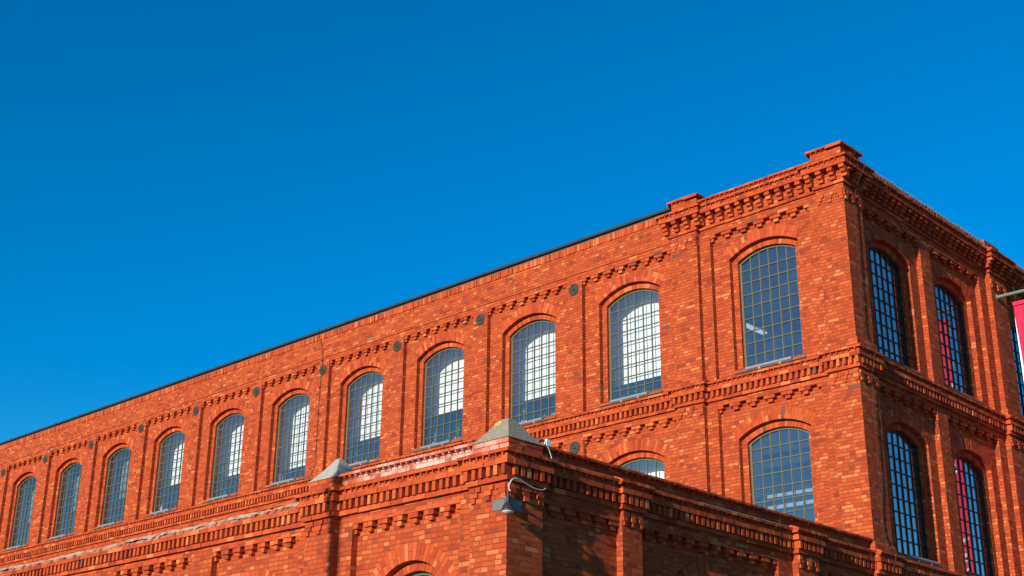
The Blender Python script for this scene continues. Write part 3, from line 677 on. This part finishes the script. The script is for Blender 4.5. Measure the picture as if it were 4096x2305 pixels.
# ================================================================== small things
# floodlight on a bracket wrapped round the annex corner
fl = thing('floodlight', (.1, AY-.1, 5.6), 'dark bell-shaped floodlight on a grey plate wrapped round the annex corner', 'floodlight')
m = MB('metal_grey')
m.box(FA, -.285, .012, .002, .012, 5.765, 5.925); m.box(FR, AY-.012, AY+.30, .002, .012, 5.765, 5.925)
m.box(FA, -.045, .0, .012, .05, 5.755, 5.94); m.box(FR, AY-.05, AY-.0, .012, .055, 5.755, 5.94); m.box(FA, .0, .14, .045, .06, 5.90, 5.94); m.box(FA, .0, .14, .045, .06, 5.77, 5.80)
for u, z in ((-.265, 5.79), (-.265, 5.905), (-.07, 5.79), (-.07, 5.905)): m.lathe(FA(u, .012, z), (0, -1, 0), [(.009, 0), (.009, .006), (.003, .008)], 8)
m.build('bracket', fl)
m = MB('chrome'); m.lathe((.15, AY-.13, 5.68), (0, 0, 1), [(.098, .01), (.100, .03), (.096, .045), (.080, .085), (.055, .12), (.040, .14), (.030, .15)], 24); m.build('lamp_housing', fl, True)
m = MB('frame_dark'); m.lathe((.15, AY-.13, 5.68), (0, 0, 1), [(.029, .145), (.027, .20), (.024, .30), (.010, .31)], 14); m.build('neck', fl, True)
m = MB('glass_lamp'); m.lathe((.15, AY-.13, 5.68), (0, 0, 1), [(.004, -.030), (.05, -.024), (.082, -.008), (.096, .012), (.094, .02)], 24); m.build('lens', fl, True)
wire('cable', [(.15, AY-.13, 5.975), (.13, -10.97, 6.0), (.12, -10.985, 6.05), (.12, -10.971, 6.111), (.12, -10.918, 6.185), (.12, -10.838, 6.214), (.12, -10.744, 6.207), (.12, -10.635, 6.179), (.12, -10.512, 6.149), (.12, -10.374, 6.13), (.11, -10.249, 6.144), (.09, -10.151, 6.178), (.03, -10.10, 6.212)], .0105, fl, 'cable_white')
# white sensor box on the annex parapet with conduit and cable
sb = thing('sensor_box', (-.05, -9.95, 6.9), 'small white electrical box with grey conduit on the annex parapet behind the big cap', 'electrical box')
m = MB('white'); m.box(FR, -10.0, -9.9, -.075, -.025, 6.895, 6.99); m.box(FR, -9.985, -9.915, -.07, -.03, 6.99, 7.015); m.box(FR, -10.035, -10.0, -.07, -.03, 6.93, 6.965); m.build('housing', sb)
wire('conduit', [(-.05, -10.17, 6.94), (-.05, -10.13, 6.975), (-.05, -10.08, 6.985), (-.05, -10.0, 6.96)], .018, sb, 'metal_grey')
wire('cable', [(.01, -10.11, 6.90), (.02, -10.03, 6.88), (.02, -9.975, 6.805), (.02, -9.94, 6.73), (.03, -9.918, 6.655), (.03, -9.915, 6.60)], .0075, sb, 'cable_white')

# banner pole on the end wall and its long banner
BY = 7.75
pl = thing('banner_pole', (0, BY, 14.42), 'grey steel pole jutting from the end wall, carrying a crimson banner', 'pole')
m = MB('pole'); m.lathe((.0, BY, 14.42), (1, 0, 0), [(.085, 0), (.085, .02), (.05, .03), (.045, .05)], 18); m.tube([(.03, BY, 14.42), (1.62, BY, 14.42)], .045, 14)
m.build('pole', pl)
m = MB('cable_dark')
for x in (.47, 1.38): m.tube([(x, BY, 14.56), (x, BY, 14.15)], .006, 5); m.box(FR, BY-.02, BY+.02, x-.012, x+.012, 14.54, 14.58)
m.build('hanger', pl)
ban = thing('banner', (1.2, BY, 6.9), 'crimson cloth banner with darker rings hanging beside the end-wall pilaster', 'banner')
m = MB('banner'); NX, NZ = 10, 40; X0, X1, Z0, Z1 = .40, 1.45, 6.6, 14.165
by = lambda x, z: BY+.03*math.sin(z*.9)+.02*math.sin(x*3+z*.4)
zx = lambda x, z: x+min(.055, .0148*max(0, 14.165-z)) if x < 1 else x
for i in range(NX):
    for k in range(NZ):
        c = [(X0+(X1-X0)*a/NX, Z0+(Z1-Z0)*b/NZ) for a, b in ((i, k), (i+1, k), (i+1, k+1), (i, k+1))]
        m.face([(zx(x, z), by(x, z), z) for x, z in c])
m.build('cloth', ban, True)
m = MB('banner', 'print_white'); m.box(FR, BY-.035, BY+.035, X0, X1, 14.07, 14.168); m.build('hem', ban)
m = MB('print_white')
for k in range(14):
    z0, z1 = 13.75-.2*k, 13.55-.2*k; w0, w1 = [.045*math.sin(math.pi*min(1, q/14)) for q in (k, k+1)]
    m.face([(zx(X0, z0)-.004, by(X0, z0)-.012, z0), (zx(X0, z0)+w0, by(X0, z0)-.012, z0), (zx(X0, z1)+w1, by(X0, z1)-.012, z1), (zx(X0, z1)-.004, by(X0, z1)-.012, z1)])
m.build('curled_edge', ban)
m = MB('banner_dark')
def ringshape(cx, cz, ra, rb, a0=0, a1=360):
    n = 26
    for i in range(n):
        t0, t1 = R(a0+(a1-a0)*i/n), R(a0+(a1-a0)*(i+1)/n); q = []
        for r_, t in ((ra, t0), (rb, t0), (rb, t1), (ra, t1)):
            x, z = cx+r_*math.cos(t), cz+r_*math.sin(t); x = max(X0+.01, min(X1-.01, x)); q.append((x, by(x, z)-.004, z))
        m.face(q)
for row_ in range(9):
    for col in range(3):
        cx, cz = .50+.42*col+(.2 if row_ % 2 else 0), 13.86-.42*row_
        ringshape(cx, cz, .115, .165, -60, 250); ringshape(cx, cz, .0, .055)
m.build('ring_print', ban)
def word(txt, x, z, h, serif=False):
    cu = bpy.data.curves.new('t', 'FONT'); cu.body = txt; cu.size = h/.70; cu.align_x = 'CENTER'; cu.extrude = .001; cu.offset = .012*h/.2
    t = bpy.data.objects.new('t', cu); scene.collection.objects.link(t); dg = bpy.context.evaluated_depsgraph_get(); me = bpy.data.meshes.new_from_object(t.evaluated_get(dg))
    bpy.data.objects.remove(t)
    me.transform(Matrix(((-1, 0, 0, x), (0, 0, 1, by(x, z)-.006), (0, 1, 0, z-h/2), (0, 0, 0, 1))))   # print seen through from the back
    me.transform(Matrix.Translation(-ban.location)); me.materials.clear(); me.materials.append(M['print_white'])
    o = bpy.data.objects.new('lettering', me); scene.collection.objects.link(o); o.parent = ban
word('6', .69, 10.06, .35); word(',', .745, 9.74, .30)
word('S', .745, 8.17, .10); word('W', .615, 8.19, .10); word('R:', .735, 8.04, .10); word('8', .72, 7.79, .10); word('B', .625, 7.79, .10); word('K', .73, 7.675, .10); word('N', .625, 7.675, .10); word('A', .725, 7.425, .10); word('W', .62, 7.43, .10)

# plants and bottles standing on the window ledges, seen through the panes
def plant(x, y, z, kind, label, h=.3, pot=True):
    t = thing('potted_plant', (x, y, z), label, 'plant', 'houseplants on the upper window ledges')
    g = random.Random(int(x*100)); zp = z
    if pot:
        p = MB('pot'); p.lathe((x, y, z), (0, 0, 1), [(.06, 0), (.085, .12), (.095, .12), (.095, .155), (.08, .155), (.07, .13)], 14); p.build('pot', t); zp = z+.13
    f = MB('leaf')
    for i in range(34 if kind == 'palm' else 60):
        a = g.uniform(0, 6.283)
        if kind == 'palm':
            b = Vector((x, y, zp+h*g.choice((.55, .8, 1)))); L = g.uniform(.16, .30); dz = g.uniform(-.25, .5); d = Vector((math.cos(a), math.sin(a)*.6, dz)); d.normalize(); w = Vector((-d.y, d.x, 0)).normalized()*.012
            e = b+d*L+Vector((0, 0, -.10*abs(g.random()))); mth = b+d*L*.5+Vector((0, 0, .02)); f.face([b-w*.5, mth-w, e, mth+w, b+w*.5])
        else:
            b = Vector((x+g.gauss(0, .11), y+g.gauss(0, .05), zp+g.uniform(.0, h))); s = g.uniform(.035, .07); d = Vector((math.cos(a), math.sin(a)*.5-.4, g.uniform(-.3, .6))).normalized(); w = d.cross(Vector((0, 0, 1))).normalized()*s*.5
            f.face([b, b+d*s+w, b+d*s*2, b+d*s-w])
    for i in range(3 if kind != 'palm' else 2): f.tube([(x+.02*i-.02, y, z+.06), (x+g.uniform(-.05, .05), y, zp+h*.9)], .008, 5)
    f.build('foliage', t)
PY, PZ = .74, 11.355
LG = MB('white'); LG.box(FL, XEND, -4.9, -.95, -.60, 11.20, 11.35); LG.build('window_ledge', fac)
for a in ((-7.02, 'leafy', 'low leafy houseplant, leftmost of three in the window nearest the pavilion', .18, False), (-6.72, 'leafy', 'middle leafy houseplant in the blind window nearest the pavilion', .26, False), (-6.42, 'leafy', 'tallest leafy houseplant in the blind window nearest the pavilion', .30, False),
          (-10.54, 'palm', 'spiky houseplant in a pink pot above the big concrete cap', .42, True), (-10.0, 'leafy', 'bright leafy houseplant in the window above the big cap, by its light bar end', .14, False), (-9.72, 'leafy', 'small trailing houseplant beside the pink pot above the big cap', .12, False), (-9.44, 'leafy', 'sparse plant in pink pot, right end of window above big cap', .05, True),
          (-14.06, 'palm', 'spiky plant in pink pot, left side of window left of big cap', .40, True), (-13.5, 'leafy', 'pale leafy houseplant in the middle of the window left of the big cap', .28, False), (-13.14, 'palm', 'tall thin plant in pink pot, right side of window left of big cap', .45, True),
          (-17.5, 'palm', 'spiky houseplant in the window above the small pale cap', .36, True), (-16.9, 'leafy', 'bushy pale houseplant at the right of the window above the small pale cap', .22, False),
          (-24.5, 'leafy', 'bushy houseplant in the window three bays left of the small cap', .25, False)):
    plant(a[0], PY, PZ, a[1], a[2], a[3], a[4])
for i, (x, h, lab) in enumerate(((-28.42, .30, 'slim cream bottle standing leftmost on the ledge of the fourth window from the left'), (-28.28, .34, 'tall white bottle with pump between two others on the far ledge'), (-28.06, .20, 'short white bottle rightmost of three on the far window ledge'))):
    t = thing('bottle', (x, PY, PZ), lab, 'bottle', 'bottles on the far window ledge'); m = MB('white'); m.lathe((x, PY, PZ), (0, 0, 1), [(.05, 0), (.055, .02), (.055, h*.65), (.02, h*.78), (.02, h*.9)], 12); m.build('bottle_body', t)
    m = MB('white'); m.lathe((x, PY, PZ+h*.9), (0, 0, 1), [(.026, 0), (.026, h*.1)], 10); m.build('cap', t)
t = thing('canister', (-21.40, PY, PZ), 'white rounded canister at the left of the window above and left of the small cap', 'canister'); m = MB('white'); m.lathe((-21.40, PY, PZ), (0, 0, 1), [(.10, 0), (.115, .03), (.115, .30), (.09, .36), (.03, .38)], 16); m.build('body', t, True)

# tall lamp post across the street: its shadow falls down the small-capped pier
LP = Vector((-4.05, AY, 0))+Vector((.119, -1, 0))*15.5
lp = thing('street_lamp', (LP.x, LP.y, 0), 'tall grey street lamp whose shadow falls on the small-capped annex pier', 'street lamp')
m = MB('pole'); m.tube([(LP.x, LP.y, 0), (LP.x, LP.y, 1.2), (LP.x, LP.y, 1.22), (LP.x, LP.y, 11.2)], [.13, .13, .085, .075], 14); m.build('post', lp)
m = MB('metal_grey'); m.lathe((LP.x, LP.y, 11.2), (0, 0, 1), [(.05, 0), (.16, .03), (.16, .07), (.08, .15), (.01, .2)], 16); m.build('lamp_head', lp)

# ground
m = MB('ground'); m.face([(-900, -900, 0), (900, -900, 0), (900, 900, 0), (-900, 900, 0)]); g = m.build('ground'); g['kind'] = 'structure'
